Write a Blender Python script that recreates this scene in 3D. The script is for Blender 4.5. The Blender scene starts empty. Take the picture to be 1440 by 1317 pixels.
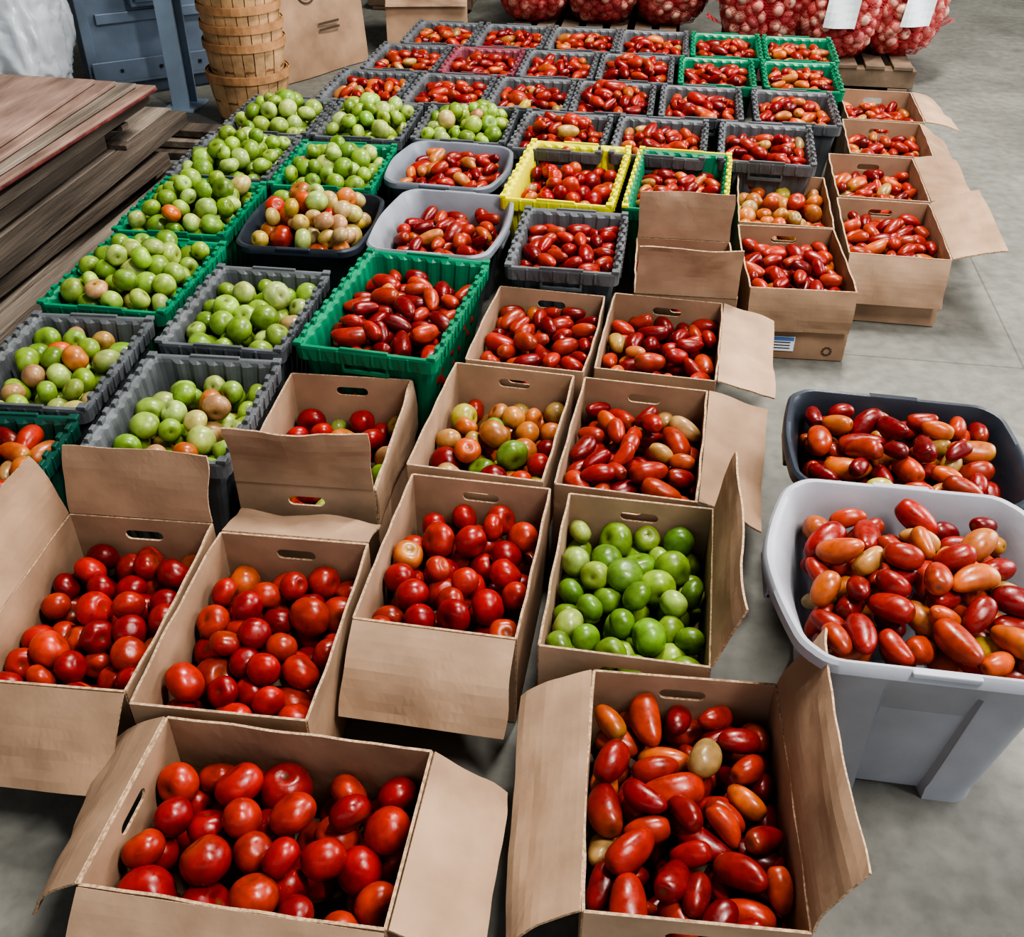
import bpy, math, random
import numpy as np
from mathutils import Vector, Matrix, noise
from mathutils.geometry import tessellate_polygon
random.seed(11); rng=np.random.default_rng(7)
scene=bpy.context.scene
col=scene.collection

# ------------------------------------------------------------------ materials
def mat(name, base, rough=.6, spec=.4, noise_scale=None, var=.25, bump=0, bump_scale=60, metal=0, transmission=0, detail=6, stretch=None, alpha=1):
    m=bpy.data.materials.new(name); m.use_nodes=True
    nt=m.node_tree; b=nt.nodes['Principled BSDF']
    b.inputs['Roughness'].default_value=rough; b.inputs['Metallic'].default_value=metal
    b.inputs['Specular IOR Level'].default_value=spec
    b.inputs['Transmission Weight'].default_value=transmission
    b.inputs['Alpha'].default_value=alpha
    b.inputs['Base Color'].default_value=(*base,1)
    tc=nt.nodes.new('ShaderNodeTexCoord'); mp=nt.nodes.new('ShaderNodeMapping')
    nt.links.new(tc.outputs['Object'],mp.inputs[0])
    if stretch: mp.inputs['Scale'].default_value=stretch
    if noise_scale:
        n=nt.nodes.new('ShaderNodeTexNoise'); n.inputs['Scale'].default_value=noise_scale; n.inputs['Detail'].default_value=detail
        nt.links.new(mp.outputs[0],n.inputs['Vector'])
        cr=nt.nodes.new('ShaderNodeValToRGB')
        cr.color_ramp.elements[0].position=.3; cr.color_ramp.elements[1].position=.7
        cr.color_ramp.elements[0].color=(*[c*(1-var) for c in base],1)
        cr.color_ramp.elements[1].color=(*[min(1,c*(1+var)) for c in base],1)
        nt.links.new(n.outputs['Fac'],cr.inputs[0]); nt.links.new(cr.outputs[0],b.inputs['Base Color'])
    if bump:
        n2=nt.nodes.new('ShaderNodeTexNoise'); n2.inputs['Scale'].default_value=bump_scale; n2.inputs['Detail'].default_value=4
        nt.links.new(mp.outputs[0],n2.inputs['Vector'])
        bp=nt.nodes.new('ShaderNodeBump'); bp.inputs['Strength'].default_value=bump; bp.inputs['Distance'].default_value=.01
        nt.links.new(n2.outputs['Fac'],bp.inputs['Height']); nt.links.new(bp.outputs[0],b.inputs['Normal'])
    return m

M_card=[mat('cardboard_a',(.355,.235,.158),.85,.2,7,.22,.22,16),
        mat('cardboard_b',(.315,.205,.135),.85,.2,6,.24,.22,18),
        mat('cardboard_c',(.395,.265,.180),.85,.2,8,.20,.22,14)]
M_edge=mat('cardboard_cut_edge',(.42,.29,.19),.9,.1,160,.45,.2,160)
M_print=mat('box_print_ink',(.06,.045,.035),.8)
M_label=mat('label_paper',(.75,.8,.85),.6)
M_labelblue=mat('label_blue',(.12,.22,.5),.6)
CR={'grey':mat('crate_plastic_grey',(.105,.113,.122),.5,.4,9,.3,.1),
    'green':mat('crate_plastic_green',(.008,.19,.095),.42,.45,9,.2,.05),
    'dgreen':mat('crate_plastic_dark_green',(.01,.07,.05),.45,.4,9,.2,.05),
    'yellow':mat('crate_plastic_yellow',(.72,.68,.03),.42,.45,9,.12,.05),
    'pink':mat('crate_plastic_maroon',(.22,.06,.08),.5,.4,9,.2,.05)}
TO={'light':mat('tote_plastic_light_grey',(.25,.265,.30),.42,.4,7,.18,.05),
    'pale':mat('tote_plastic_pale_grey',(.36,.37,.41),.42,.4,5,.16,.05),
    'mid':mat('tote_plastic_grey',(.19,.21,.25),.42,.4,7,.15,.05),
    'dark':mat('tote_plastic_charcoal',(.03,.038,.052),.38,.4,7,.25,.05)}
def tomato_mat(name,rough,bumpy=.0):
    m=bpy.data.materials.new(name); m.use_nodes=True; nt=m.node_tree; b=nt.nodes['Principled BSDF']
    at=nt.nodes.new('ShaderNodeAttribute'); at.attribute_name='Col'
    tc=nt.nodes.new('ShaderNodeTexCoord')
    n=nt.nodes.new('ShaderNodeTexNoise'); n.inputs['Scale'].default_value=38; n.inputs['Detail'].default_value=6
    nt.links.new(tc.outputs['Object'],n.inputs['Vector'])
    mr=nt.nodes.new('ShaderNodeMapRange'); mr.inputs[1].default_value=.25; mr.inputs[2].default_value=.75; mr.inputs[3].default_value=.58; mr.inputs[4].default_value=1.3
    nt.links.new(n.outputs['Fac'],mr.inputs[0])
    mx=nt.nodes.new('ShaderNodeVectorMath'); mx.operation='SCALE'
    nt.links.new(at.outputs['Color'],mx.inputs[0]); nt.links.new(mr.outputs[0],mx.inputs['Scale'])
    nt.links.new(mx.outputs[0],b.inputs['Base Color'])
    n3=nt.nodes.new('ShaderNodeTexNoise'); n3.inputs['Scale'].default_value=110; n3.inputs['Detail'].default_value=5
    nt.links.new(tc.outputs['Object'],n3.inputs['Vector'])
    r2=nt.nodes.new('ShaderNodeMapRange'); r2.inputs[1].default_value=.3; r2.inputs[2].default_value=.7; r2.inputs[3].default_value=rough+.20; r2.inputs[4].default_value=rough-.05
    nt.links.new(n3.outputs['Fac'],r2.inputs[0]); nt.links.new(r2.outputs[0],b.inputs['Roughness'])
    b.inputs['Specular IOR Level'].default_value=.5
    return m
M_tom=tomato_mat('tomato_skin',.25)
M_onion=tomato_mat('onion_skin',.45)

# ------------------------------------------------------------------ mesh helpers
class MB:
    def __init__(s): s.v=[]; s.f=[]; s.m=[]
    def add(s,vs,fs,mi=0):
        o=len(s.v); s.v+= [tuple(p) for p in vs]; s.f+=[tuple(i+o for i in f) for f in fs]; s.m+=[mi]*len(fs)
    def box(s,c,sz,mi=0,M=None):
        x,y,z=[q/2 for q in sz]; P=[Vector((a*x,b*y,d*z)) for a in(-1,1) for b in(-1,1) for d in(-1,1)]
        if M is not None: P=[M@p for p in P]
        P=[p+Vector(c) for p in P]
        s.add(P,[(0,1,3,2),(4,6,7,5),(0,4,5,1),(2,3,7,6),(0,2,6,4),(1,5,7,3)],mi)
    def grid(s,fn,nu,nv,mi=0,closeu=False):
        P=[fn(i/nu,j/nv) for j in range(nv+1) for i in range(nu if closeu else nu+1)]
        w=nu if closeu else nu+1
        F=[(j*w+i,j*w+(i+1)%w,(j+1)*w+(i+1)%w,(j+1)*w+i) for j in range(nv) for i in range(nu)]
        s.add(P,F,mi)
    def obj(s,name,mats,parent=None,smooth=False,solid=0,offset=0,bevel=0,rim=0):
        me=bpy.data.meshes.new(name); me.from_pydata(s.v,[],s.f); me.polygons.foreach_set('material_index',s.m)
        for m in (mats if isinstance(mats,(list,tuple)) else [mats]): me.materials.append(m)
        if smooth: me.polygons.foreach_set('use_smooth',[True]*len(s.f))
        me.update(); ob=bpy.data.objects.new(name,me); col.objects.link(ob)
        if parent: ob.parent=parent
        if solid:
            k=ob.modifiers.new('thick','SOLIDIFY'); k.thickness=solid; k.offset=offset; k.material_offset_rim=rim
        if bevel:
            k=ob.modifiers.new('bev','BEVEL'); k.width=bevel; k.segments=2; k.limit_method='ANGLE'
        return ob
def empty(name,x,y,z=0,a=0):
    e=bpy.data.objects.new(name,None); e.empty_display_size=.1; col.objects.link(e)
    e.location=(x,y,z); e.rotation_euler=(0,0,math.radians(a)); return e

# ------------------------------------------------------------------ produce
def base_round(nu,nv,var):
    V=[];g=[]
    r0=random.Random(var); ph=r0.random()*6; lob=[5,4,6,5][var%4]; amp=[.012,.035,.02,.055][var%4]; sq=[.88,.8,.92,.76][var%4]
    for j in range(1,nv):
        t=math.pi*j/nv
        for i in range(nu):
            p=2*math.pi*i/nu
            k=1+amp*math.cos(lob*p+ph)*math.sin(t)*(.5+.5*math.cos(t)) + .02*math.cos(2*p+ph)
            z=math.cos(t)*sq-.2*math.exp(-(t/.38)**2)+.05*math.exp(-((math.pi-t)/.3)**2)
            V.append((math.sin(t)**.95*math.cos(p)*k,math.sin(t)**.95*math.sin(p)*k,z)); g.append(t)
    V.append((0,0,sq-.24)); g.append(0); V.append((0,0,-sq+.05)); g.append(math.pi)
    return finish(V,g,nu,nv)
def base_plum(nu,nv,var):
    V=[];g=[]; r0=random.Random(var+50); L=[1.75,1.95,1.55,1.85][var%4]; asym=[.08,.16,-.05,.12][var%4]; bend=[0,.14,.07,-.12][var%4]
    ph=r0.random()*6
    for j in range(1,nv):
        t=math.pi*j/nv
        for i in range(nu):
            p=2*math.pi*i/nu; k=(1+asym*math.cos(t))*(1+.04*math.cos(3*p+ph))
            s=math.sin(t)**.78
            z=math.cos(t)*L-.1*math.exp(-(t/.3)**2)+.06*math.exp(-((math.pi-t)/.16)**2)*-1
            V.append((s*math.cos(p)*k+bend*math.cos(2*t),s*math.sin(p)*k,z)); g.append(t)
    V.append((bend,0,L-.12)); g.append(0); V.append((bend,0,-L-.07)); g.append(math.pi)
    return finish(V,g,nu,nv)
def finish(V,g,nu,nv):
    q=[];n=nv-1
    for j in range(n-1):
        for i in range(nu):
            q.append([j*nu+i,(j+1)*nu+i,(j+1)*nu+(i+1)%nu,j*nu+(i+1)%nu])
    top=len(V)-2;bot=len(V)-1; t=[]
    for i in range(nu):
        t.append([top,i,(i+1)%nu]); t.append([bot,(n-1)*nu+(i+1)%nu,(n-1)*nu+i])
    return np.array(V),np.array(g),np.array(q),np.array(t)
LOD={0:(28,18),1:(18,12),2:(12,9)}
BASE={(k,l,v):(base_round if k=='r' else base_plum)(*LOD[l],v) for k in 'rp' for l in LOD for v in range(4)}

RED=[(.37,.018,.011),(.31,.013,.010),(.42,.036,.014),(.24,.010,.009),(.38,.025,.012)]
PLUM=[(.33,.022,.012),(.26,.015,.010),(.40,.048,.016),(.19,.010,.009),(.36,.032,.014)]
ORANGE=[(.48,.12,.026),(.45,.15,.04),(.48,.09,.022)]
GRN=[(.20,.31,.04),(.15,.26,.03),(.27,.38,.065),(.31,.40,.10),(.12,.22,.03)]
GRN2=[(.24,.36,.05),(.19,.31,.04),(.30,.42,.08),(.16,.27,.035),(.36,.45,.13)]
PALE=[(.46,.39,.14),(.47,.26,.13),(.42,.31,.13),(.48,.34,.11)]
TAN=[(.42,.21,.07),(.37,.23,.09),(.44,.18,.05),(.36,.22,.07)]
YEL=[(.47,.32,.04),(.43,.36,.07)]
PAL={'red':[(RED,.96),(ORANGE,.04)],
 'plum':[(PLUM,.93),(ORANGE,.06),(TAN,.01)],
 'plum2':[(PLUM,.80),(ORANGE,.16),(TAN,.04)],
 'plum3':[(PLUM,.66),(ORANGE,.24),(TAN,.085),(YEL,.015)],
 'green':[(GRN,.99),(PALE,.01)],
 'greenl':[(GRN2,.97),(PALE,.03)],
 'greenp':[(GRN2,.87),(PALE,.11),(ORANGE,.02)],
 'mix':[(RED,.25),(ORANGE,.40),(TAN,.25),(YEL,.05),(GRN,.05)],
 'turn':[(RED,.04),(ORANGE,.22),(PALE,.50),(GRN2,.18),(YEL,.06)],
 'gmix':[(GRN2,.70),(PALE,.16),(TAN,.07),(ORANGE,.05),(RED,.02)],
 'dark':[(RED,.64),(ORANGE,.18),(GRN,.08),(TAN,.10)]}
def pick(p):
    r=random.random(); a=0
    for L,w in PAL[p]:
        a+=w
        if r<a: break
    c=random.choice(L); k=random.uniform(.78,1.2)
    return [max(0,q*k*random.uniform(.93,1.07)) for q in c], L
def rand_rot():
    q=rng.normal(size=4); q/=np.linalg.norm(q); w,x,y,z=q
    return np.array([[1-2*(y*y+z*z),2*(x*y-z*w),2*(x*z+y*w)],[2*(x*y+z*w),1-2*(x*x+z*z),2*(y*z-x*w)],[2*(x*z-y*w),2*(y*z+x*w),1-2*(x*x+y*y)]])
def build_items(name,items,lod,material,parent):
    VV=[];CC=[];Q=[];T=[];o=0
    for kind,pos,R,s,c,sh in items:
        V,g,q,t=BASE[(kind,lod,random.randrange(4))]
        P=(V*s)@R.T+pos; VV.append(P)
        k=np.exp(-(g/.8)**2)*.6; c=np.array(c);sh=np.array(sh)
        C=c[None]*(1-k[:,None])+sh[None]*k[:,None]
        sc=(g<(.17 if kind=='r' else .13))
        C[sc]=(.10,.055,.02)
        CC.append(np.concatenate([C,np.ones((len(C),1))],1)); Q.append(q+o); T.append(t+o); o+=len(V)
    V=np.concatenate(VV);C=np.concatenate(CC);Q=np.concatenate(Q);T=np.concatenate(T)
    me=bpy.data.meshes.new(name); me.vertices.add(len(V)); me.vertices.foreach_set('co',V.astype(np.float32).ravel())
    nl=Q.size+T.size; me.loops.add(nl); me.loops.foreach_set('vertex_index',np.concatenate([Q.ravel(),T.ravel()]).astype(np.int32))
    me.polygons.add(len(Q)+len(T))
    ls=np.concatenate([np.arange(len(Q))*4,Q.size+np.arange(len(T))*3]).astype(np.int32)
    me.polygons.foreach_set('loop_start',ls)
    me.polygons.foreach_set('use_smooth',np.ones(len(Q)+len(T),dtype=bool))
    ca=me.color_attributes.new('Col','FLOAT_COLOR','POINT'); ca.data.foreach_set('color',C.astype(np.float32).ravel())
    me.materials.append(material); me.update(calc_edges=True); me.validate()
    ob=bpy.data.objects.new(name,me); col.objects.link(ob)
    if parent: ob.parent=parent
    return ob
def pile(parent,w,d,ztop,kind,pal,heap=.03,size=.037,lod=1,name=None,layers=.13,cx=0,cy=0,zfloor=.012):
    zb=max(zfloor,ztop-layers)
    P=np.zeros((0,3));R=np.zeros(0); items=[]; fails=0
    while fails<45 and len(items)<420:
        best=None
        for _ in range(12):
            r=size*random.uniform(.78,1.17)
            if kind=='r':
                offs=np.zeros((1,3)); rs=np.array([r*.93]); Rm=None
            else:
                yaw=random.uniform(0,math.pi*2); tilt=random.gauss(0,.3)
                ax=np.array([math.cos(yaw)*math.cos(tilt),math.sin(yaw)*math.cos(tilt),math.sin(tilt)])
                offs=np.outer([-.9,0,.9],ax)*r; rs=np.array([.84,1,.84])*r; Rm=ax
            ex=np.abs(offs[:,0]).max()+rs[0]; ey=np.abs(offs[:,1]).max()+rs[0]
            if ex*2>w or ey*2>d: continue
            x=random.uniform(-w/2+ex,w/2-ex); y=random.uniform(-d/2+ey,d/2-ey)
            if random.random()<.3: x=math.copysign(w/2-ex,x)
            elif random.random()<.25: y=math.copysign(d/2-ey,y)
            S=offs+np.array([x,y,0])
            z=max(zb+rs[i]-offs[i,2] for i in range(len(rs)))
            if len(P):
                dx=S[:,None,0]-P[None,:,0]; dy=S[:,None,1]-P[None,:,1]; rr=(rs[:,None]+R[None,:])*.93
                h2=rr*rr-dx*dx-dy*dy; ok=h2>0
                if ok.any():
                    zz=np.where(ok,P[None,:,2]+np.sqrt(np.maximum(h2,0))-offs[:,None,2],-9).max()
                    z=max(z,zz)
            score=z-heap*(1-abs(2*x/w)**2.5)*(1-abs(2*y/d)**2.5)
            if best is None or score<best[0]: best=(score,x,y,z,offs,rs,Rm,r)
        if best is None: break
        _,x,y,z,offs,rs,ax,r=best
        lim=ztop+heap*(1-abs(2*x/w)**2.5)*(1-abs(2*y/d)**2.5)
        if z+rs.max()*.35>lim: fails+=1; continue
        P=np.concatenate([P,offs+np.array([x,y,z])]);R=np.concatenate([R,rs])
        c,L=pick(pal)
        if L is GRN or L is GRN2: sh=[q*.8 for q in c]
        elif L in (RED,PLUM): sh=random.choice([c,(.38,.08,.022),[q*.7 for q in c],c,[q*.85 for q in c]])
        else: sh=random.choice([(.4,.3,.06),c,c,(.42,.1,.03)])
        if kind=='r':
            Rm=rand_rot()
        else:
            a=ax*(1 if random.random()<.5 else -1); up=np.array([0,0,1.0]); u=np.cross(up,a); u/=np.linalg.norm(u); v=np.cross(a,u)
            th=random.uniform(0,6.28); u2=u*math.cos(th)+v*math.sin(th); v2=np.cross(a,u2); Rm=np.stack([u2,v2,a],1)
        items.append((kind,np.array([x+cx,y+cy,z]),Rm,r,c,sh))
    n=name or {'r':'tomatoes','p':'plum_tomatoes'}[kind]
    return build_items(n,items,lod,M_tom,parent)

# ------------------------------------------------------------------ cardboard boxes
def cardboard_box(name,x,y,w,d,a,flaps,h=.24,handles='FB',label=False,seed=0):
    e=empty(name,x,y,0,a); r=random.Random(seed+int(x*1000)+int(y*100))
    mb=MB(); w2,d2=w/2,d/2
    bow=r.uniform(.002,.008)
    for sx in(-1,1):   # long side walls slightly bowed
        b=bow*r.uniform(.2,1); p1=r.random()*9
        mb.grid(lambda u,v:Vector((sx*(w2+b*math.sin(math.pi*u)*v)+.003*v*noise.noise(Vector((u*6+p1,v*3,p1)))*min(1,8*u,8*(1-u)),-d2+u*d,.003+v*(h-.003)+.003*v*noise.noise(Vector((u*5,p1,0))))),20,6)
    for sy in(-1,1):
        hw,hh,hz=.042,.0125,h-.045
        outer=[Vector((-w2,0,.003)),Vector((w2,0,.003)),Vector((w2,0,h)),Vector((-w2,0,h))]
        if ('F' if sy<0 else 'B') in handles:
            inner=[]
            for k in range(9): t=-math.pi/2+math.pi*k/8; inner.append(Vector((hw-hh+hh*math.cos(t),0,hz+hh*math.sin(t))))
            for k in range(9): t=math.pi/2+math.pi*k/8; inner.append(Vector((-hw+hh+hh*math.cos(t),0,hz+hh*math.sin(t))))
            loops=[[Vector((p.x,p.z,0)) for p in outer],[Vector((p.x,p.z,0)) for p in inner][::-1]]
            tr=tessellate_polygon(loops); P=outer+inner[::-1]
        else:
            tr=[(0,1,2),(0,2,3)]; P=outer
        mb.add([(p.x,sy*d2,p.z) for p in P],tr)
    mb.grid(lambda u,v:Vector((-w2+u*w,-d2+v*d,.004)),1,1)
    mt=M_card[r.randrange(3)]
    mb.obj('box_walls',[mt,M_edge],e,solid=.005,rim=1)
    fb=MB(); n=0
    H={'F':(Vector((-w2,-d2,h)),Vector((w2,-d2,h)),Vector((0,-1,0))),'B':(Vector((w2,d2,h)),Vector((-w2,d2,h)),Vector((0,1,0))),
       'R':(Vector((w2,-d2,h)),Vector((w2,d2,h)),Vector((1,0,0))),'L':(Vector((-w2,d2,h)),Vector((-w2,-d2,h)),Vector((-1,0,0)))}
    for k,val in flaps.items():
        ang,L=val[0],val[1]; twist=val[2] if len(val)>2 else r.uniform(-5,5)
        p0,p1,out=H[k]; tn=(p1-p0).normalized(); ph=r.random()*10; cr=r.uniform(-.012,.02); uc=r.uniform(.2,.8); us=r.uniform(-.5,.5)
        def fn(u,v,p0=p0,p1=p1,out=out,ang=ang,L=L,ph=ph,twist=twist,tn=tn,cr=cr,uc=uc,us=us):
            A=math.radians(ang+twist*(u-.5)*2+6*v); 
            dirv=Vector((0,0,1))*math.cos(A)+out*math.sin(A); nn=out*math.cos(A)-Vector((0,0,1))*math.sin(A)
            p=p0.lerp(p1,u)+dirv*(L*v+ .002)
            q=abs(u-uc-us*v)
            wob=noise.noise(Vector((u*2.0+ph,v*1.6,ph)))*.016*v+noise.noise(Vector((u*7+ph,v*5,ph)))*.003*v+max(0,.3-q)*.035*v
            p+=nn*(wob+cr*v*v)+tn*(noise.noise(Vector((ph,v*2,u)))*.012*v)+out*.003
            return p
        fb.grid(fn,24,10)
        n+=1
    if n: fb.obj('box_flaps',[M_card[r.randrange(3)],M_edge],e,solid=.0045,rim=1)
    if label:
        lb=MB(); lb.box((-.04,-d2-.004,.055),(.085,.002,.05),0); lb.box((-.04,-d2-.0055,.072),(.08,.001,.012),1)
        for q in range(3): lb.box((-.04,-d2-.0055,.06-q*.01),(.06,.001,.003),2)
        lb.box((-.135,-d2-.004,.07),(.006,.002,.05),2); lb.box((-.112,-d2-.004,.085),(.02,.002,.005),2); lb.box((-.104,-d2-.004,.07),(.005,.002,.035),2); lb.box((-.12,-d2-.004,.087),(.005,.002,.02),2);lb.box((-.112,-d2-.004,.076),(.02,.002,.005),2)
        for t in range(10):
            t0=t*math.pi/5; lb.box((.105+.013*math.cos(t0),-d2-.004,.035+.013*math.sin(t0)),(.007,.002,.003),2)
        lb.obj('shipping_label',[M_label,M_labelblue,M_print],e)
    return e

# ------------------------------------------------------------------ plastic crates
def rrect(w2,d2,r,n=4):
    P=[]
    for cx,cy,a0 in((w2-r,d2-r,0),(-w2+r,d2-r,90),(-w2+r,-d2+r,180),(w2-r,-d2+r,270)):
        for k in range(n+1):
            t=math.radians(a0+90*k/n); P.append((cx+r*math.cos(t),cy+r*math.sin(t)))
    return P
def resample(P,step):
    out=[]
    for i in range(len(P)):
        a=P[i];b=P[(i+1)%len(P)]; L=math.dist(a,b); n=max(1,round(L/step))
        for k in range(n): out.append((a[0]+(b[0]-a[0])*k/n,a[1]+(b[1]-a[1])*k/n,i,k,n))
    return out
def crate(name,x,y,w,d,a,color,h=.30,teeth=True,hinge=None):
    e=empty(name,x,y,0,a); w2,d2=w/2,d/2; mb=MB()
    base=resample(rrect(w2,d2,.025,3),.0125); N=len(base)
    def ring(inset,z,rib):
        out=[]
        for (px,py,i,k,n) in base:
            s=inset
            if rib and n>4 and 0<k<n and (k//2)%2==0: s+=rib
            out.append((px*(w2-s)/w2,py*(d2-s)/d2,z))
        return out
    prof=[(.050,.006,0),(.046,.02,.005),(.022,h-.05,.006),(.018,h-.012,.006),(.015,h-.004,0),(.011,h,0),(.001,h,0),(.0,h-.006,0),(.002,h-.04,.003),(.010,h-.045,0)]
    R=[ring(*p) for p in prof]; V=[p for r in R for p in r]; F=[]
    for j in range(len(R)-1):
        for i in range(N): F.append((j*N+i,j*N+(i+1)%N,(j+1)*N+(i+1)%N,(j+1)*N+i))
    F.append(tuple(range(N)))
    mb.add(V,F)
    R2=[ring(.050,.0,0),ring(.046,.02,.005),ring(.017,h-.045,.005)]
    V=[p for r in R2 for p in r]; F=[(j*N+i,j*N+(i+1)%N,(j+1)*N+(i+1)%N,(j+1)*N+i) for j in range(2) for i in range(N)]
    mb.add(V,F)
    mb.obj('crate_body',[CR[color]],e,solid=.0025)
    tb=MB()
    if teeth:
        n=int((d-.08)/.034)
        for sx in(-1,1):
            for k in range(n):
                yy=-d2+.04+(k+.5)*(d-.08)/n; o=.0 if k%2 else .006
                tb.box((sx*(w2-.005-o),yy,h+.005),(.010,.022,.014))
                tb.box((sx*(w2+.001),yy,h-.018),(.005,.008,.034))
        for sy in(-1,1):
            m=6
            for k in range(m):
                xx=-w2+.05+(k+.5)*(w-.1)/m
                tb.box((xx,sy*(d2+.001),h-.018),(.007,.005,.032))
            tb.box((0,sy*(d2-.005),h+.003),(.13,.010,.008))
            tb.box((0,sy*(d2-.010),h-.062),(.12,.014,.012)); tb.box((-.06,sy*(d2-.012),h-.05),(.008,.016,.035)); tb.box((.06,sy*(d2-.012),h-.05),(.008,.016,.035))
        for sx in(-1,1):
            for sy in(-1,1): tb.box((sx*(w2-.012),sy*(d2-.012),h+.004),(.022,.022,.010))
            if hinge: tb.box((sx*(w2-.004),0,h-.01),(.009,d-.05,.022))
        if hinge:
            tb.box((0,d2-.004,h-.01),(w-.05,.009,.03))
    tb.obj('crate_hinges',[CR[hinge or color]],e,bevel=.0015)
    return e

# ------------------------------------------------------------------ rounded totes
def tote(name,x,y,w,d,a,color,h,bulge=.05,taper=.05,recess=True):
    e=empty(name,x,y,0,a)
    w2,d2=w/2,d/2; N=160
    P0=resample(rrect(w2,d2,.055,6),.008); N=len(P0)
    def ring(inset,z,bf=1,rc=0):
        out=[]
        for (px,py,i,k,n) in P0:
            qx=px*(w2-inset)/w2; qy=py*(d2-inset)/d2
            s=abs(py)/d2; b=bulge*bf*max(0,1-(s/.92)**1.6)
            if abs(px)>w2*.8: qx+=math.copysign(b,px)
            if rc and abs(px)<w2*.40 and abs(py)>d2*.9: qy-=math.copysign(rc,py)
            if rc and abs(py)<d2*.30 and abs(px)>w2*.9: qx-=math.copysign(rc,px)
            out.append((qx,qy,z))
        return out
    t=taper; rd=.028 if t>.055 else .02
    prof=[(t+.006+rd*.6,.008,.15,0),(t+.004+rd*.6,.02,.2,0),(.020,h-.05,.55,0),(.008,h-.008,.9,0),(.004,h,1,0),(-.003,h+.002,1,0),(-.008,h-.004,1,0),(-.009,h-.022,1,0),(-.006,h-.024,1,0),(-.005,h-.020,1,0),
          (.004,h-.03,.8,0),(.016,h-.07,.5,.0),(.018,h-.075,.5,.004),(t-.006,.06,.22,rd),(t,.03,.2,rd),(t,.0,.15,rd)]
    R=[ring(*p) for p in prof]; V=[p for r in R for p in r]
    F=[(j*N+i,j*N+(i+1)%N,(j+1)*N+(i+1)%N,(j+1)*N+i) for j in range(len(R)-1) for i in range(N)]
    F.append(tuple(range(N))); F.append(tuple((len(R)-1)*N+i for i in range(N))[::-1])
    mb=MB(); mb.add(V,F)
    ob=mb.obj('tote_body',[TO[color]],e,smooth=True)
    k=ob.modifiers.new('es','EDGE_SPLIT'); k.split_angle=math.radians(38)
    hb=MB()
    for sx in(-1,1):
        hx=sx*(w2+bulge-.004)
        for yy in(-.055,.055): hb.box((hx-sx*.004,yy,h-.036),(.02,.012,.03))
        hb.box((hx+sx*.002,0,h-.046),(.012,.122,.014))
    for sy in(-1,1): hb.box((0,sy*(d2+.004),h-.004),(.11,.016,.012)); 
    hb.obj('tote_handles',[TO[color]],e,bevel=.003)
    return e

# ================================================================== LAYOUT
CH=.24
def B(what,x,y,a,flaps,kind,pal,dep,heap=.035,size=None,lod=1,w=.315,d=.465,label=False,layers=.13,handles='FB'):
    e=cardboard_box('cardboard_box_of_'+what,x,y,w,d,a,flaps,label=label,handles=handles)
    sz=size or (.037 if kind=='r' else .0245)
    pile(e,w-.008,d-.008,CH-dep,kind,pal,heap,sz,lod,name=what,layers=layers)
# front row
B('red_tomatoes',-.52,.905,90,{'F':(118,.15,3),'B':(118,.15,4),'L':(128,.16,2)},'r','red',.065,.035,.041,0)
B('plum_tomatoes',.14,1.06,3,{'L':(116,.15,4),'R':(4,.155,3)},'p','plum',.055,.02,.0252,0,w=.325)
B('red_tomatoes',-1.02,1.33,3,{'B':(4,.155),'L':(12,.155),'F':(130,.175)},'r','red',.07,.03,.037,0)
B('red_tomatoes',-.68,1.32,2,{'B':(105,.12)},'r','red',.07,.035,.038,0)
B('red_tomatoes',-.34,1.575,-1,{'F':(124,.18)},'r','red',.065,.035,.037,0)
B('green_tomatoes',.02,1.56,-1,{'R':(8,.155)},'r','green',.07,.03,.037,0)
B('mixed_tomatoes',-.735,1.965,3,{'F':(2,.155),'R':(172,.15)},'r','dark',.105,.01,.036,0,layers=.085)
B('ripening_tomatoes',-.345,2.07,-3,{},'r','mix',.095,.05,.0375,0)
B('plum_tomatoes',0,2.05,-3,{'R':(102,.155)},'p','plum2',.06,.035,.025,0)
B('plum_tomatoes',-.30,2.545,-3,{},'p','plum',.05,.03,.0240,1,d=.44)
B('plum_tomatoes',.045,2.555,-3,{'R':(102,.155)},'p','plum',.055,.03,.0245,1,d=.44)
B('plum_tomatoes',.445,3.13,3,{'F':(156,.13)},'p','plum',.045,.03,.0235,1,label=True)
B('ripening_tomatoes',.44,3.615,-1,{},'r','mix',.055,.04,.033,1)
B('plum_tomatoes',.785,3.42,-1,{'R':(62,.16),'F':(150,.155)},'p','plum2',.05,.03,.0235,1)
B('plum_tomatoes',.80,3.895,-1,{'R':(78,.155)},'p','plum2',.06,.03,.0225,1,d=.44)
B('plum_tomatoes',.895,4.345,-2,{'R':(112,.12)},'p','plum2',.06,.03,.0225,2,d=.42)
B('plum_tomatoes',.93,4.79,-1,{'R':(94,.15)},'p','plum2',.06,.02,.0225,2,d=.43)
B('plum_tomatoes',.10,3.0,2,{'F':(-2,.155),'B':(-2,.155)},'p','plum',.05,.02,.0235,1,d=.40,w=.30)
def K(what,x,y,a,color,kind,pal,dep=.03,heap=.045,size=None,lod=2,w=.345,d=.455,h=.30,layers=.12,hinge=None):
    e=crate('plastic_crate_of_'+what,x,y,w,d,a,color,h,hinge=hinge)
    sz=size or (.036 if kind=='r' else .0225)
    pile(e,w-.054,d-.054,h-dep-.005,kind,pal,heap,sz,lod,name=what,layers=layers)
P='plum_tomatoes'
for x,c,pl in((-1.17,'grey','plum3'),(-.81,'grey','plum3'),(-.45,'grey','plum2'),(-.10,'grey','plum'),(.26,'green','plum'),(.615,'green','plum2')):
    K(P,x,5.43,0,c,'p',pl)
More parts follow.
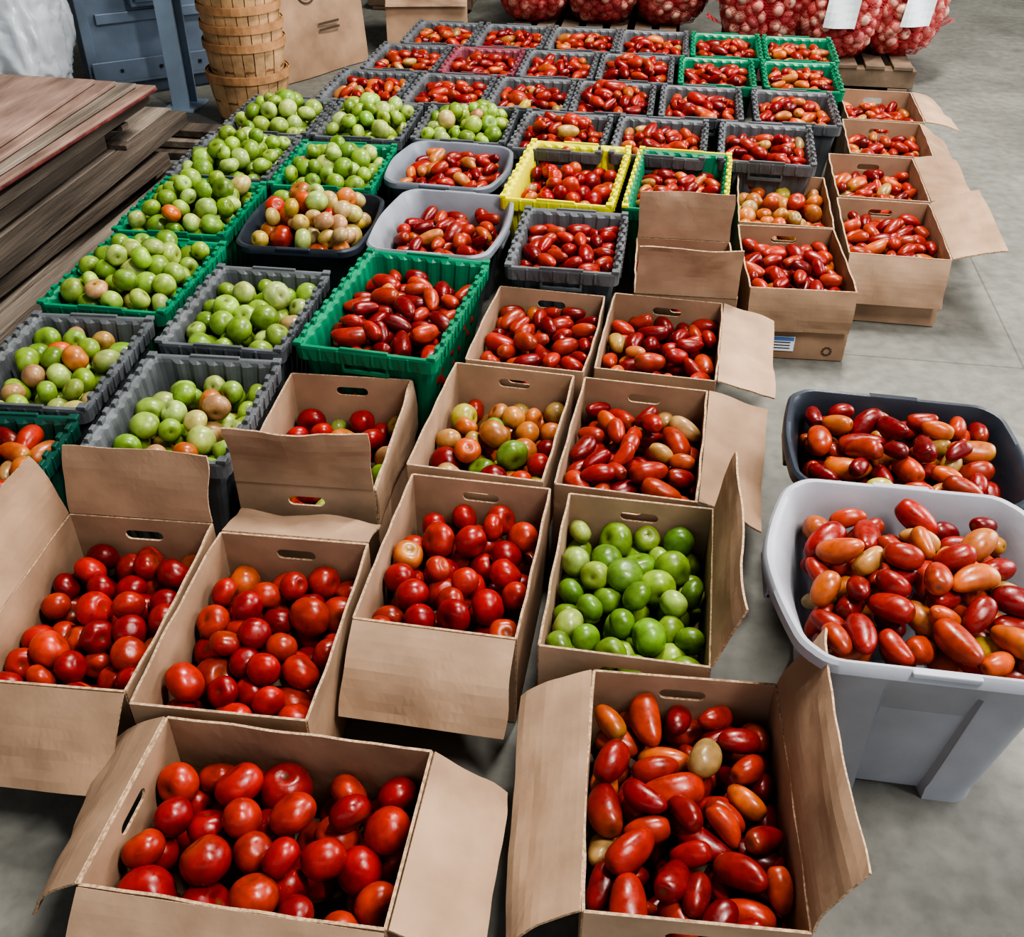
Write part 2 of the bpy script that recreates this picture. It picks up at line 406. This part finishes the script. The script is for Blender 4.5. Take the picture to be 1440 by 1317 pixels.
for x,c,pl in((-1.245,'grey','plum3'),(-.88,'pink','plum2'),(-.52,'grey','plum'),(-.16,'grey','plum'),(.21,'green','plum'),(.59,'green','plum2')):
    K(P,x,4.96,0,c,'p',pl,heap=.08 if x==-.16 else .045)
for x,c,pl in((-1.31,'grey','plum3'),(-.945,'grey','plum'),(-.585,'grey','plum3'),(-.23,'grey','plum'),(.14,'grey','plum'),(.53,'grey','plum2')):
    K(P,x,4.49,0,c,'p',pl,heap=.09 if x==-.23 else .045)
for x,c,pl in((-.40,'grey','plum'),(-.015,'grey','plum2'),(.39,'grey','plum2')):
    K(P,x,4.02,-2,c,'p',pl,w=.36,heap=.09 if x==-.40 else .04)
G='green_tomatoes'
K(G,-1.56,4.03,1,'grey','r','greenl',w=.36,dep=.0,heap=.08)
K(G,-1.185,4.03,1,'grey','r','greenl',w=.36,dep=.0,heap=.08)
K(G,-.79,4.06,1,'grey','r','greenl',w=.37,dep=.0,heap=.07)
K(G,-1.56,3.55,2,'grey','r','greenl',w=.37,dep=.0,heap=.09)
K(G,-1.175,3.52,2,'green','r','greenl',w=.37,dep=.0,heap=.07)
K(G,-1.53,3.07,2,'green','r','greenp',w=.37,dep=-.01,heap=.09,lod=1)
K(G,-1.495,2.57,0,'green','r','greenl',w=.375,d=.47,dep=-.01,heap=.08,lod=1,size=.0365)
K(G,-1.10,2.42,1,'grey','r','greenl',w=.345,d=.47,dep=.035,heap=.06,lod=1)
K('mixed_green_tomatoes',-1.475,2.07,4,'grey','r','gmix',w=.34,d=.46,dep=.03,heap=.045,lod=1,size=.036)
K('mixed_green_tomatoes',-1.07,1.915,3,'grey','r','gmix',w=.35,d=.45,dep=.055,heap=.05,lod=0,size=.036)
K(P,-1.435,1.60,5,'dgreen','p','plum2',w=.33,d=.43,dep=.02,heap=.04,lod=1)
K(P,-.69,2.50,-4,'green','p','plum',w=.385,d=.60,dep=.05,heap=.06,lod=1,h=.31,size=.0245)
K(P,-.265,3.01,0,'grey','p','plum',w=.345,d=.46,dep=.03,heap=.03,lod=1)
K('ripening_tomatoes',-.325,3.565,-3,'yellow','r','dark',w=.385,d=.59,dep=.07,heap=.05,lod=1,h=.31,size=.032)
K(P,.068,3.55,-3,'green','p','plum2',w=.345,d=.59,dep=.06,heap=.04,lod=1,h=.31,hinge='yellow')
def T(what,x,y,a,color,w,d,h,kind,pal,dep,heap,size,lod,bulge,taper=.05,layers=.105,ins=.070):
    e=tote('plastic_tote_of_'+what,x,y,w,d,a,color,h,bulge,taper)
    pile(e,w-.068+bulge*.5,d-ins,h-dep,kind,pal,heap,size,lod,name=what,layers=layers,zfloor=.02)
T('ripening_tomatoes',-1.105,3.03,2,'dark',.37,.45,.30,'r','turn',-.01,.075,.036,1,.02)
T(P,-.685,3.085,-2,'light',.37,.49,.30,'p','plum',.045,.025,.0235,1,.022)
T(P,-.765,3.60,-3,'mid',.37,.43,.30,'p','plum3',.02,.035,.0225,1,.03)
T(P,.585,1.96,-2,'dark',.46,.38,.34,'p','plum3',.02,.045,.0235,0,.02)
T(P,.53,1.465,0,'pale',.43,.49,.40,'p','plum3',.02,.045,.0238,0,.055,.06,layers=.09,ins=.086)

# ================================================================== background objects
M_wood=mat('weathered_wood',(.085,.068,.055),.85,.2,3,.5,.4,20,stretch=(6,.5,6))
M_wood2=mat('weathered_wood_pale',(.17,.14,.115),.85,.2,3,.5,.4,20,stretch=(6,.5,6))
M_ply=mat('worn_plywood',(.23,.155,.125),.8,.2,5,.4,.3,14,stretch=(3,.7,3))
M_redpaint=mat('red_edge_paint',(.12,.03,.028),.8,.2,20,.5)
def plank_stack():
    mb=MB(); r=random.Random(3); z=0
    for L in range(7):
        th=r.choice([.035,.045,.05]); xx=-3.05+r.uniform(-.05,.05); 
        xr={0:-1.80,1:-1.86,2:-1.84,3:-1.93,4:-1.90,5:-1.97,6:-1.95}[L]
        while xx<xr-.06:
            w=min(r.uniform(.12,.24),xr-xx)
            y1={0:4.05,1:4.0,2:4.0,3:3.8,4:3.95,5:3.7,6:3.75}[L]+r.uniform(-.25,.08); y0=1.1+r.uniform(-.2,.2)
            M=Matrix.Rotation(math.radians(r.uniform(-2,2)),3,'Z')@Matrix.Rotation(math.radians(r.uniform(-.6,.6)),3,'X')
            mb.box((xx+w/2,(y0+y1)/2,z+th/2+.002),(w-.012,y1-y0,th),r.choice([0,0,3]),M); xx+=w
        z+=th+.022
        if L<6:
            for sy in(1.5,2.6,3.5): mb.box((-2.5,sy,z-.011),(1.1,.05,.02),0)
    for k in range(4):
        M=Matrix.Rotation(math.radians(-2+1.5*k),3,'Z')@Matrix.Rotation(math.radians(.5*k-.5),3,'Y')
        mb.box((-2.5-.02*k,2.45-.06*k,z+.012+k*.022),(1.1,2.55,.014),1 if k!=1 else 3,M)
    mb.box((-1.945,2.45,z+.012),(.006,2.5,.010),2,Matrix.Rotation(math.radians(-2),3,'Z'))
    mb.obj('wood_plank_stack',[M_wood,M_ply,M_redpaint,M_wood2],bevel=.003)
    mb=MB(); 
    for k in range(5):
        mb.box((-2.35-.03*k,4.28+.055*k,.018+.036*(k%3)),(.95,.11,.03),[0,1,0,1,0][k],Matrix.Rotation(math.radians(5-3*k),3,'Z'))
    mb.obj('loose_planks',[M_wood,M_wood2],bevel=.003)
plank_stack()
M_bask=mat('basket_splint_wood',(.46,.29,.155),.7,.3,12,.35,.2,50)
M_bask2=mat('basket_hoop_wood',(.36,.19,.09),.7,.3,12,.3,.2,50)
def baskets():
    e=empty('bushel_basket_stack',-2.0,4.83,0,0); 
    for b in range(10):
        mb=MB(); z0=.0+b*.078+(.06 if b>0 else 0); ox=-.006*b*b*.25; oy=.01*b; r1,r0,h=.190,.145,.25
        if b>=1: r1,r0=.185,.143
        n=22
        for k in range(n):
            a=2*math.pi*k/n; wv=.5*2*math.pi/n*.93
            def fn(u,v,a=a,wv=wv):
                rr=r0+(r1-r0)*v+.006*math.sin(v*math.pi)+(.002 if k%2 else 0); t=a+(u-.5)*2*wv
                return Vector((ox+rr*math.cos(t),oy+rr*math.sin(t),z0+v*h))
            mb.grid(fn,3,5)
        for zz,hh,ex in((h-.03,.034,.010),(h*.5,.022,.006),(.02,.02,.006)):
            for q in (0,-.006 if zz>h*.8 else 0):
                mb.grid(lambda u,v:Vector((ox+(r0+(r1-r0)*(zz/h)+ex*1.3+q*2.2)*math.cos(2*math.pi*u),oy+(r0+(r1-r0)*(zz/h)+ex*1.3+q*2.2)*math.sin(2*math.pi*u),z0+zz+v*hh)),32,1,1,closeu=True)
        mb.add([(ox+r0*math.cos(2*math.pi*k/24),oy+r0*math.sin(2*math.pi*k/24),z0+.005) for k in range(24)],[tuple(range(24))])
        mb.obj('basket',[M_bask,M_bask2],e,solid=.003)
baskets()
M_steel=mat('painted_steel_blue_grey',(.15,.19,.25),.45,.5,6,.2,.05,metal=.2)
M_dark=mat('black_rubber',(.02,.02,.022),.6)
def cabinet():
    e=empty('steel_cabinet',-2.80,5.42,0,38)
    mb=MB(); W,D,H=.62,.5,1.25
    mb.box((0,0,H/2),(W,D,H)); mb.box((0,-D/2-.03,.10),(W+.06,.07,.05)); mb.box((0,-D/2-.06,.14),(W+.06,.012,.10))
    mb.box((-W/2-.02,-D/2,H/2),(.05,.05,H)); mb.box((W/2+.02,-D/2,H/2),(.05,.05,H))
    mb.box((0,-D/2-.012,.38),(W-.08,.02,.05)); mb.box((.02,-D/2-.05,.52),(.24,.09,.17)); mb.box((.02,-D/2-.10,.52),(.20,.008,.13))
    mb.box((0,-D/2-.008,.9),(W-.1,.015,.4))
    mb.obj('cabinet_body',[M_steel],e,bevel=.006)
    kb=MB(); kb.grid(lambda u,v:Vector((-.07+.02*math.cos(6.283*u),-D/2-.10-v*.03,.50+.02*math.sin(6.283*u))),16,1,closeu=True); kb.box((-.07,-D/2-.132,.50),(.03,.006,.03)); kb.box((.07,-D/2-.108,.56),(.05,.006,.012))
    for q in(-.2,.0,.2): kb.box((q,-D/2-.068,.14),(.015,.006,.015))
    kb.obj('cabinet_knobs',[M_dark],e)
cabinet()
def post():
    mb=MB(); x,y=-2.42,4.98
    mb.box((x,y-.05,.9),(.09,.012,1.8)); mb.box((x,y,.9),(.012,.1,1.8)); mb.box((x,y+.05,.9),(.09,.012,1.8)); mb.box((x,y,.006),(.16,.2,.012))
    mb.obj('steel_post',[mat('painted_steel_light_blue',(.28,.36,.46),.45,.5,6,.15)],bevel=.002)
post()
M_bag=mat('clear_plastic_film',(.72,.76,.82),.16,.6,6,.1,.35,22,transmission=.35,alpha=.82)
def plastic_bags():
    e=empty('clear_plastic_bags',-3.22,4.68,0,0)
    for (cx,cy,cz,rx,ry,rz,sd) in((0,0,.40,.38,.34,.40,1),(-.10,.05,1.02,.34,.32,.34,5),(.03,-.02,.70,.24,.24,.2,9)):
        def fn(u,v):
            t=math.pi*(v*.998+.001); p=2*math.pi*u; sgn=lambda q,k:math.copysign(abs(q)**k,q)
            n=Vector((sgn(math.cos(p),.8)*math.sin(t)**.7,sgn(math.sin(p),.8)*math.sin(t)**.7,sgn(math.cos(t),.8)))
            q=Vector((math.cos(p)*math.sin(t),math.sin(p)*math.sin(t),math.cos(t)))
            k=1+.12*noise.noise(q*1.8+Vector((sd,0,0)))-.12*abs(noise.noise(Vector((q.x*5,q.y*5,q.z*1.8))+Vector((sd,3,0))))-.06*abs(noise.noise(q*9+Vector((0,sd,0))))
            P=Vector((cx+n.x*rx*k,cy+n.y*ry*k,cz+n.z*rz*k)); P.z=max(.004,P.z); return P
        mb=MB(); mb.grid(fn,140,90,closeu=True); mb.obj('bag',[M_bag],e,smooth=True)
plastic_bags()
def cardboard_sheets():
    e=empty('flattened_cardboard_stack',-1.88,5.68,0,-30)
    for k in range(8):
        mb=MB(); L=.62-.03*(k%3); H=1.15+.04*(k%2)
        def fn(u,v,k=k): return Vector((-.12*v-k*.022+.015*noise.noise(Vector((u*2,v*2,k)))-(k%3)*.01*v,-L/2+u*L-.03*(k%3),.004+v*H))
        mb.grid(fn,8,8); mb.obj('cardboard_sheet',[M_card[1],M_edge],e,solid=.008)
    mb=MB()
    f=lambda y,z:Vector((-.12*(z/1.15)+.014,y,z))
    for (r0,r1) in((.095,.104),(.075,.08)):
        mb.grid(lambda u,v:f(-.08+(r0+(r1-r0)*v)*math.cos(2*math.pi*u)*.8,.47+(r0+(r1-r0)*v)*math.sin(2*math.pi*u)),40,1,closeu=True)
    for yy,t in((-.115,.5),(-.095,-.5),(-.065,.5),(-.045,-.5)):
        mb.add([f(yy-.006-.015*t,.44),f(yy+.006-.015*t,.44),f(yy+.006+.015*t,.50),f(yy-.006+.015*t,.50)],[(0,1,2,3)])
    for zz in(.22,.25): mb.add([f(-.03,zz),f(.12,zz),f(.12,zz+.012),f(-.03,zz+.012)],[(0,1,2,3)])
    mb.obj('printed_logo',[M_print],e)
cardboard_sheets()
def big_box():
    e=cardboard_box('open_cardboard_carton',-1.45,6.30,.46,.44,12,{'F':(165,.12),'L':(0,.16),'R':(2,.16),'B':(10,.16)},h=.40)
    mb=MB()
    for k,(yy,zz) in enumerate(((-.12,.2),(-.12,.26),(.1,.12),(.12,.12),(.14,.12))):
        mb.box((.2375,yy,zz),(.002,.09 if k<2 else .008,.012 if k<2 else .05))
    mb.box((-.1,-.2235,.1),(.08,.002,.02)); mb.obj('box_print',[M_print],e)
big_box()
# pallets + mesh sacks of onions
M_pal=mat('pallet_wood',(.17,.12,.085),.85,.2,8,.3,.2,30)
def pallet(x,y,w=1.2,d=1.0):
    mb=MB()
    for k in range(7): mb.box((x-w/2+.07+k*(w-.14)/6,y,.125),(.10,d,.02))
    for k in range(3): mb.box((x,y-d/2+.05+k*(d-.1)/2,.07),(w,.09,.09))
    for k in range(3): mb.box((x-w/2+.08+k*(w-.16)/2,y,.012),(.1,d,.02))
    mb.obj('wooden_pallet',[M_pal],bevel=.003)
pallet(.78,6.25,1.0,.85); pallet(-.47,6.80,1.0,.9); pallet(-1.7,7.6,.7,.9)
def net_mat():
    m=bpy.data.materials.new('red_mesh_netting'); m.use_nodes=True; nt=m.node_tree; b=nt.nodes['Principled BSDF']
    b.inputs['Base Color'].default_value=(.5,.035,.045,1); b.inputs['Roughness'].default_value=.6
    tc=nt.nodes.new('ShaderNodeTexCoord'); fac=[]
    for d_ in ((1,0,1.0),(0,1,1.0),(1,-1,-1)):
        vm=nt.nodes.new('ShaderNodeVectorMath'); vm.operation='DOT_PRODUCT'; vm.inputs[1].default_value=[q*70 for q in d_]
        nt.links.new(tc.outputs['Object'],vm.inputs[0])
        s=nt.nodes.new('ShaderNodeMath'); s.operation='FRACT'; nt.links.new(vm.outputs['Value'],s.inputs[0])
        g=nt.nodes.new('ShaderNodeMath'); g.operation='LESS_THAN'; g.inputs[1].default_value=.15; nt.links.new(s.outputs[0],g.inputs[0]); fac.append(g)
    a=nt.nodes.new('ShaderNodeMath'); a.operation='MAXIMUM'; nt.links.new(fac[0].outputs[0],a.inputs[0]); nt.links.new(fac[1].outputs[0],a.inputs[1])
    a2=nt.nodes.new('ShaderNodeMath'); a2.operation='MAXIMUM'; nt.links.new(a.outputs[0],a2.inputs[0]); nt.links.new(fac[2].outputs[0],a2.inputs[1])
    nt.links.new(a2.outputs[0],b.inputs['Alpha']); return m
M_net=net_mat()
ONC=[(.52,.17,.14),(.58,.25,.20),(.46,.12,.11),(.60,.34,.26)]
def sack(x,y,z,a,rx=.225,ry=.19,rz=.36,label=False,sd=0):
    e=empty('mesh_sack_of_onions',x,y,z,a); r=random.Random(sd)
    sg=lambda q,k:math.copysign(abs(q)**k,q)
    def surf(n,s=1):
        return Vector((sg(n.x,.75)*rx*s,sg(n.y,.75)*ry*s,rz+sg(n.z,.7)*rz*s))
    items=[]; N=270
    for k in range(N):
        t=math.acos(1-2*(k+.5)/N); p=k*2.39996+r.uniform(-.12,.12)
        n=Vector((math.sin(t)*math.cos(p),math.sin(t)*math.sin(p),math.cos(t))); q=surf(n,r.uniform(.86,.95))
        q.z=max(q.z,.042)
        c=r.choice(ONC); kk=r.uniform(.85,1.15); c=[v*kk for v in c]
        items.append(('r',np.array(q),rand_rot(),r.uniform(.031,.040),c,[v*.8 for v in c]))
    build_items('onions',items,2,M_onion,e)
    mb=MB()
    def fn(u,v):
        t=math.pi*(v*.99+.005);p=2*math.pi*u; n=Vector((math.sin(t)*math.cos(p),math.sin(t)*math.sin(p),math.cos(t)))
        P=surf(n,1.04+.06*noise.noise(n*7+Vector((sd,0,0)))); P.z=max(P.z,.002); return P
    mb.grid(fn,48,36,closeu=True)
    for sx in(-1,1):  # gathered ears at the bottom and top corners
        mb.grid(lambda u,v:Vector((sx*(rx*.75+.10*v),(.05*(1-v*.5))*(u-.5)*2,2*rz-.06+.10*v+.01*math.sin(u*12))),8,4)
        mb.grid(lambda u,v:Vector((sx*(rx*.9+.09*v),(.04*(1+v*.5))*(u-.5)*2,.12+.05*v+.015*math.sin(u*12)*v)),8,4)
    mb.obj('netting',[M_net],e,smooth=True)
    if label:
        lb=MB(); lb.grid(lambda u,v:Vector((-.07+.16*u+.02*v,-ry*1.08-.012-.012*math.sin(u*5+v*3),rz*.5+v*.30)),6,8)
        lb.obj('paper_label',[M_label],e,solid=.001)
for i,(x,y,a,l) in enumerate(((.46,6.05,4,0),(.85,6.02,-6,1),(1.18,6.12,12,1),(.5,6.50,8,0),(.95,6.50,-10,0))):
    sack(x,y,.137,a,label=bool(l),sd=i)
for i,(x,y,a,l) in enumerate(((-.84,6.52,3,0),(-.44,6.54,-5,1),(-.04,6.56,6,0),(-.75,7.0,0,0),(-.3,7.0,0,0))):
    sack(x,y,.137,a,label=bool(l),sd=i+20)

# ================================================================== room shell
def floor_mat():
    m=mat('concrete_floor',(.168,.166,.148),.6,.35,1.6,.30,.08,55,detail=10); nt=m.node_tree; b=nt.nodes['Principled BSDF']
    src=b.inputs['Base Color'].links[0].from_socket
    tc=[n for n in nt.nodes if n.type=='TEX_COORD'][0]
    n=nt.nodes.new('ShaderNodeTexNoise'); n.inputs['Scale'].default_value=22; n.inputs['Detail'].default_value=8; nt.links.new(tc.outputs['Object'],n.inputs['Vector'])
    mr=nt.nodes.new('ShaderNodeMapRange'); mr.inputs[1].default_value=.3; mr.inputs[2].default_value=.7; mr.inputs[3].default_value=.78; mr.inputs[4].default_value=1.15; nt.links.new(n.outputs['Fac'],mr.inputs[0])
    # scattered dark stains
    st=nt.nodes.new('ShaderNodeTexNoise'); st.inputs['Scale'].default_value=5.5; st.inputs['Detail'].default_value=9; st.inputs['Roughness'].default_value=.7; nt.links.new(tc.outputs['Object'],st.inputs['Vector'])
    sr=nt.nodes.new('ShaderNodeMapRange'); sr.inputs[1].default_value=.57; sr.inputs[2].default_value=.68; sr.inputs[3].default_value=1; sr.inputs[4].default_value=.66; nt.links.new(st.outputs['Fac'],sr.inputs[0])
    sp=nt.nodes.new('ShaderNodeSeparateXYZ'); nt.links.new(tc.outputs['Object'],sp.inputs[0]); js=[]
    for ax,off,per in(('X',1.17,3.0),('Y',2.95,3.0)):
        a=nt.nodes.new('ShaderNodeMath'); a.operation='SUBTRACT'; nt.links.new(sp.outputs[ax],a.inputs[0]); a.inputs[1].default_value=off-per*5
        c=nt.nodes.new('ShaderNodeMath'); c.operation='MODULO'; nt.links.new(a.outputs[0],c.inputs[0]); c.inputs[1].default_value=per
        d=nt.nodes.new('ShaderNodeMath'); d.operation='GREATER_THAN'; nt.links.new(c.outputs[0],d.inputs[0]); d.inputs[1].default_value=.007; js.append(d)
    k=nt.nodes.new('ShaderNodeMath'); k.operation='MULTIPLY'; nt.links.new(js[0].outputs[0],k.inputs[0]); nt.links.new(js[1].outputs[0],k.inputs[1])
    k2=nt.nodes.new('ShaderNodeMapRange'); k2.inputs[3].default_value=.66; k2.inputs[4].default_value=1; nt.links.new(k.outputs[0],k2.inputs[0])
    k3=nt.nodes.new('ShaderNodeMath'); k3.operation='MULTIPLY'; nt.links.new(k2.outputs[0],k3.inputs[0]); nt.links.new(mr.outputs[0],k3.inputs[1])
    k4=nt.nodes.new('ShaderNodeMath'); k4.operation='MULTIPLY'; nt.links.new(k3.outputs[0],k4.inputs[0]); nt.links.new(sr.outputs[0],k4.inputs[1])
    vm=nt.nodes.new('ShaderNodeVectorMath'); vm.operation='SCALE'; nt.links.new(src,vm.inputs[0]); nt.links.new(k4.outputs[0],vm.inputs['Scale']); nt.links.new(vm.outputs[0],b.inputs['Base Color'])
    return m
mb=MB(); mb.box((1,4,-.05),(14,16,.1)); mb.obj('floor',[floor_mat()])
M_wall=mat('corrugated_wall_metal',(.33,.33,.32),.6,.3,3,.1)
mb=MB(); mb.grid(lambda u,v:Vector((-6+14*u,11.9+.02*(1 if int(u*140)%2 else 0),v*5)),140,1); mb.obj('wall_back',[M_wall],solid=.05,offset=1)
mb=MB(); mb.grid(lambda u,v:Vector((-5.9+.02*(1 if int(u*160)%2 else 0),-4+16*u,v*5)),160,1); mb.obj('wall_left',[M_wall],solid=.05,offset=-1)
mb=MB(); mb.box((1,4,5.05),(14,16,.1)); mb.obj('ceiling',[M_wall])

# ================================================================== light
w=bpy.data.worlds.new('daylight'); scene.world=w; w.use_nodes=True
bg=w.node_tree.nodes['Background']; bg.inputs[0].default_value=(.88,.94,1.0,1); bg.inputs[1].default_value=.85
def area(name,loc,target,sx,sy,power,color):
    l=bpy.data.lights.new(name,'AREA'); l.shape='RECTANGLE'; l.size=sx; l.size_y=sy; l.energy=power; l.color=color
    o=bpy.data.objects.new(name,l); col.objects.link(o); o.location=loc
    o.rotation_euler=(Vector(target)-Vector(loc)).to_track_quat('-Z','Y').to_euler(); return o
area('ceiling_light_strip',(.6,4.6,4.7),(.4,4.2,0),.35,2.2,340,(1,.965,.9))
area('ceiling_light_strip',(1.9,.6,4.7),(.9,1.5,0),.35,2.2,240,(1,.97,.92))
area('dock_door_light',(5.8,5.0,2.4),(0,3.0,.2),3.5,3.2,350,(1,.985,.96))

# ================================================================== camera
cd=bpy.data.cameras.new('camera'); cam=bpy.data.objects.new('camera',cd); col.objects.link(cam)
cd.sensor_fit='HORIZONTAL'; cd.sensor_width=36; cd.lens=36*1442/1440
Mx=Matrix.Rotation(math.radians(8.34),4,'Z')@Matrix.Rotation(math.radians(90-36.58),4,'X')@Matrix.Rotation(math.radians(.45),4,'Z')
cam.matrix_world=Matrix.Translation((0,0,1.64))@Mx
cd.clip_start=.05; scene.camera=cam
scene.view_settings.view_transform='AgX'
scene.view_settings.look='AgX - High Contrast'
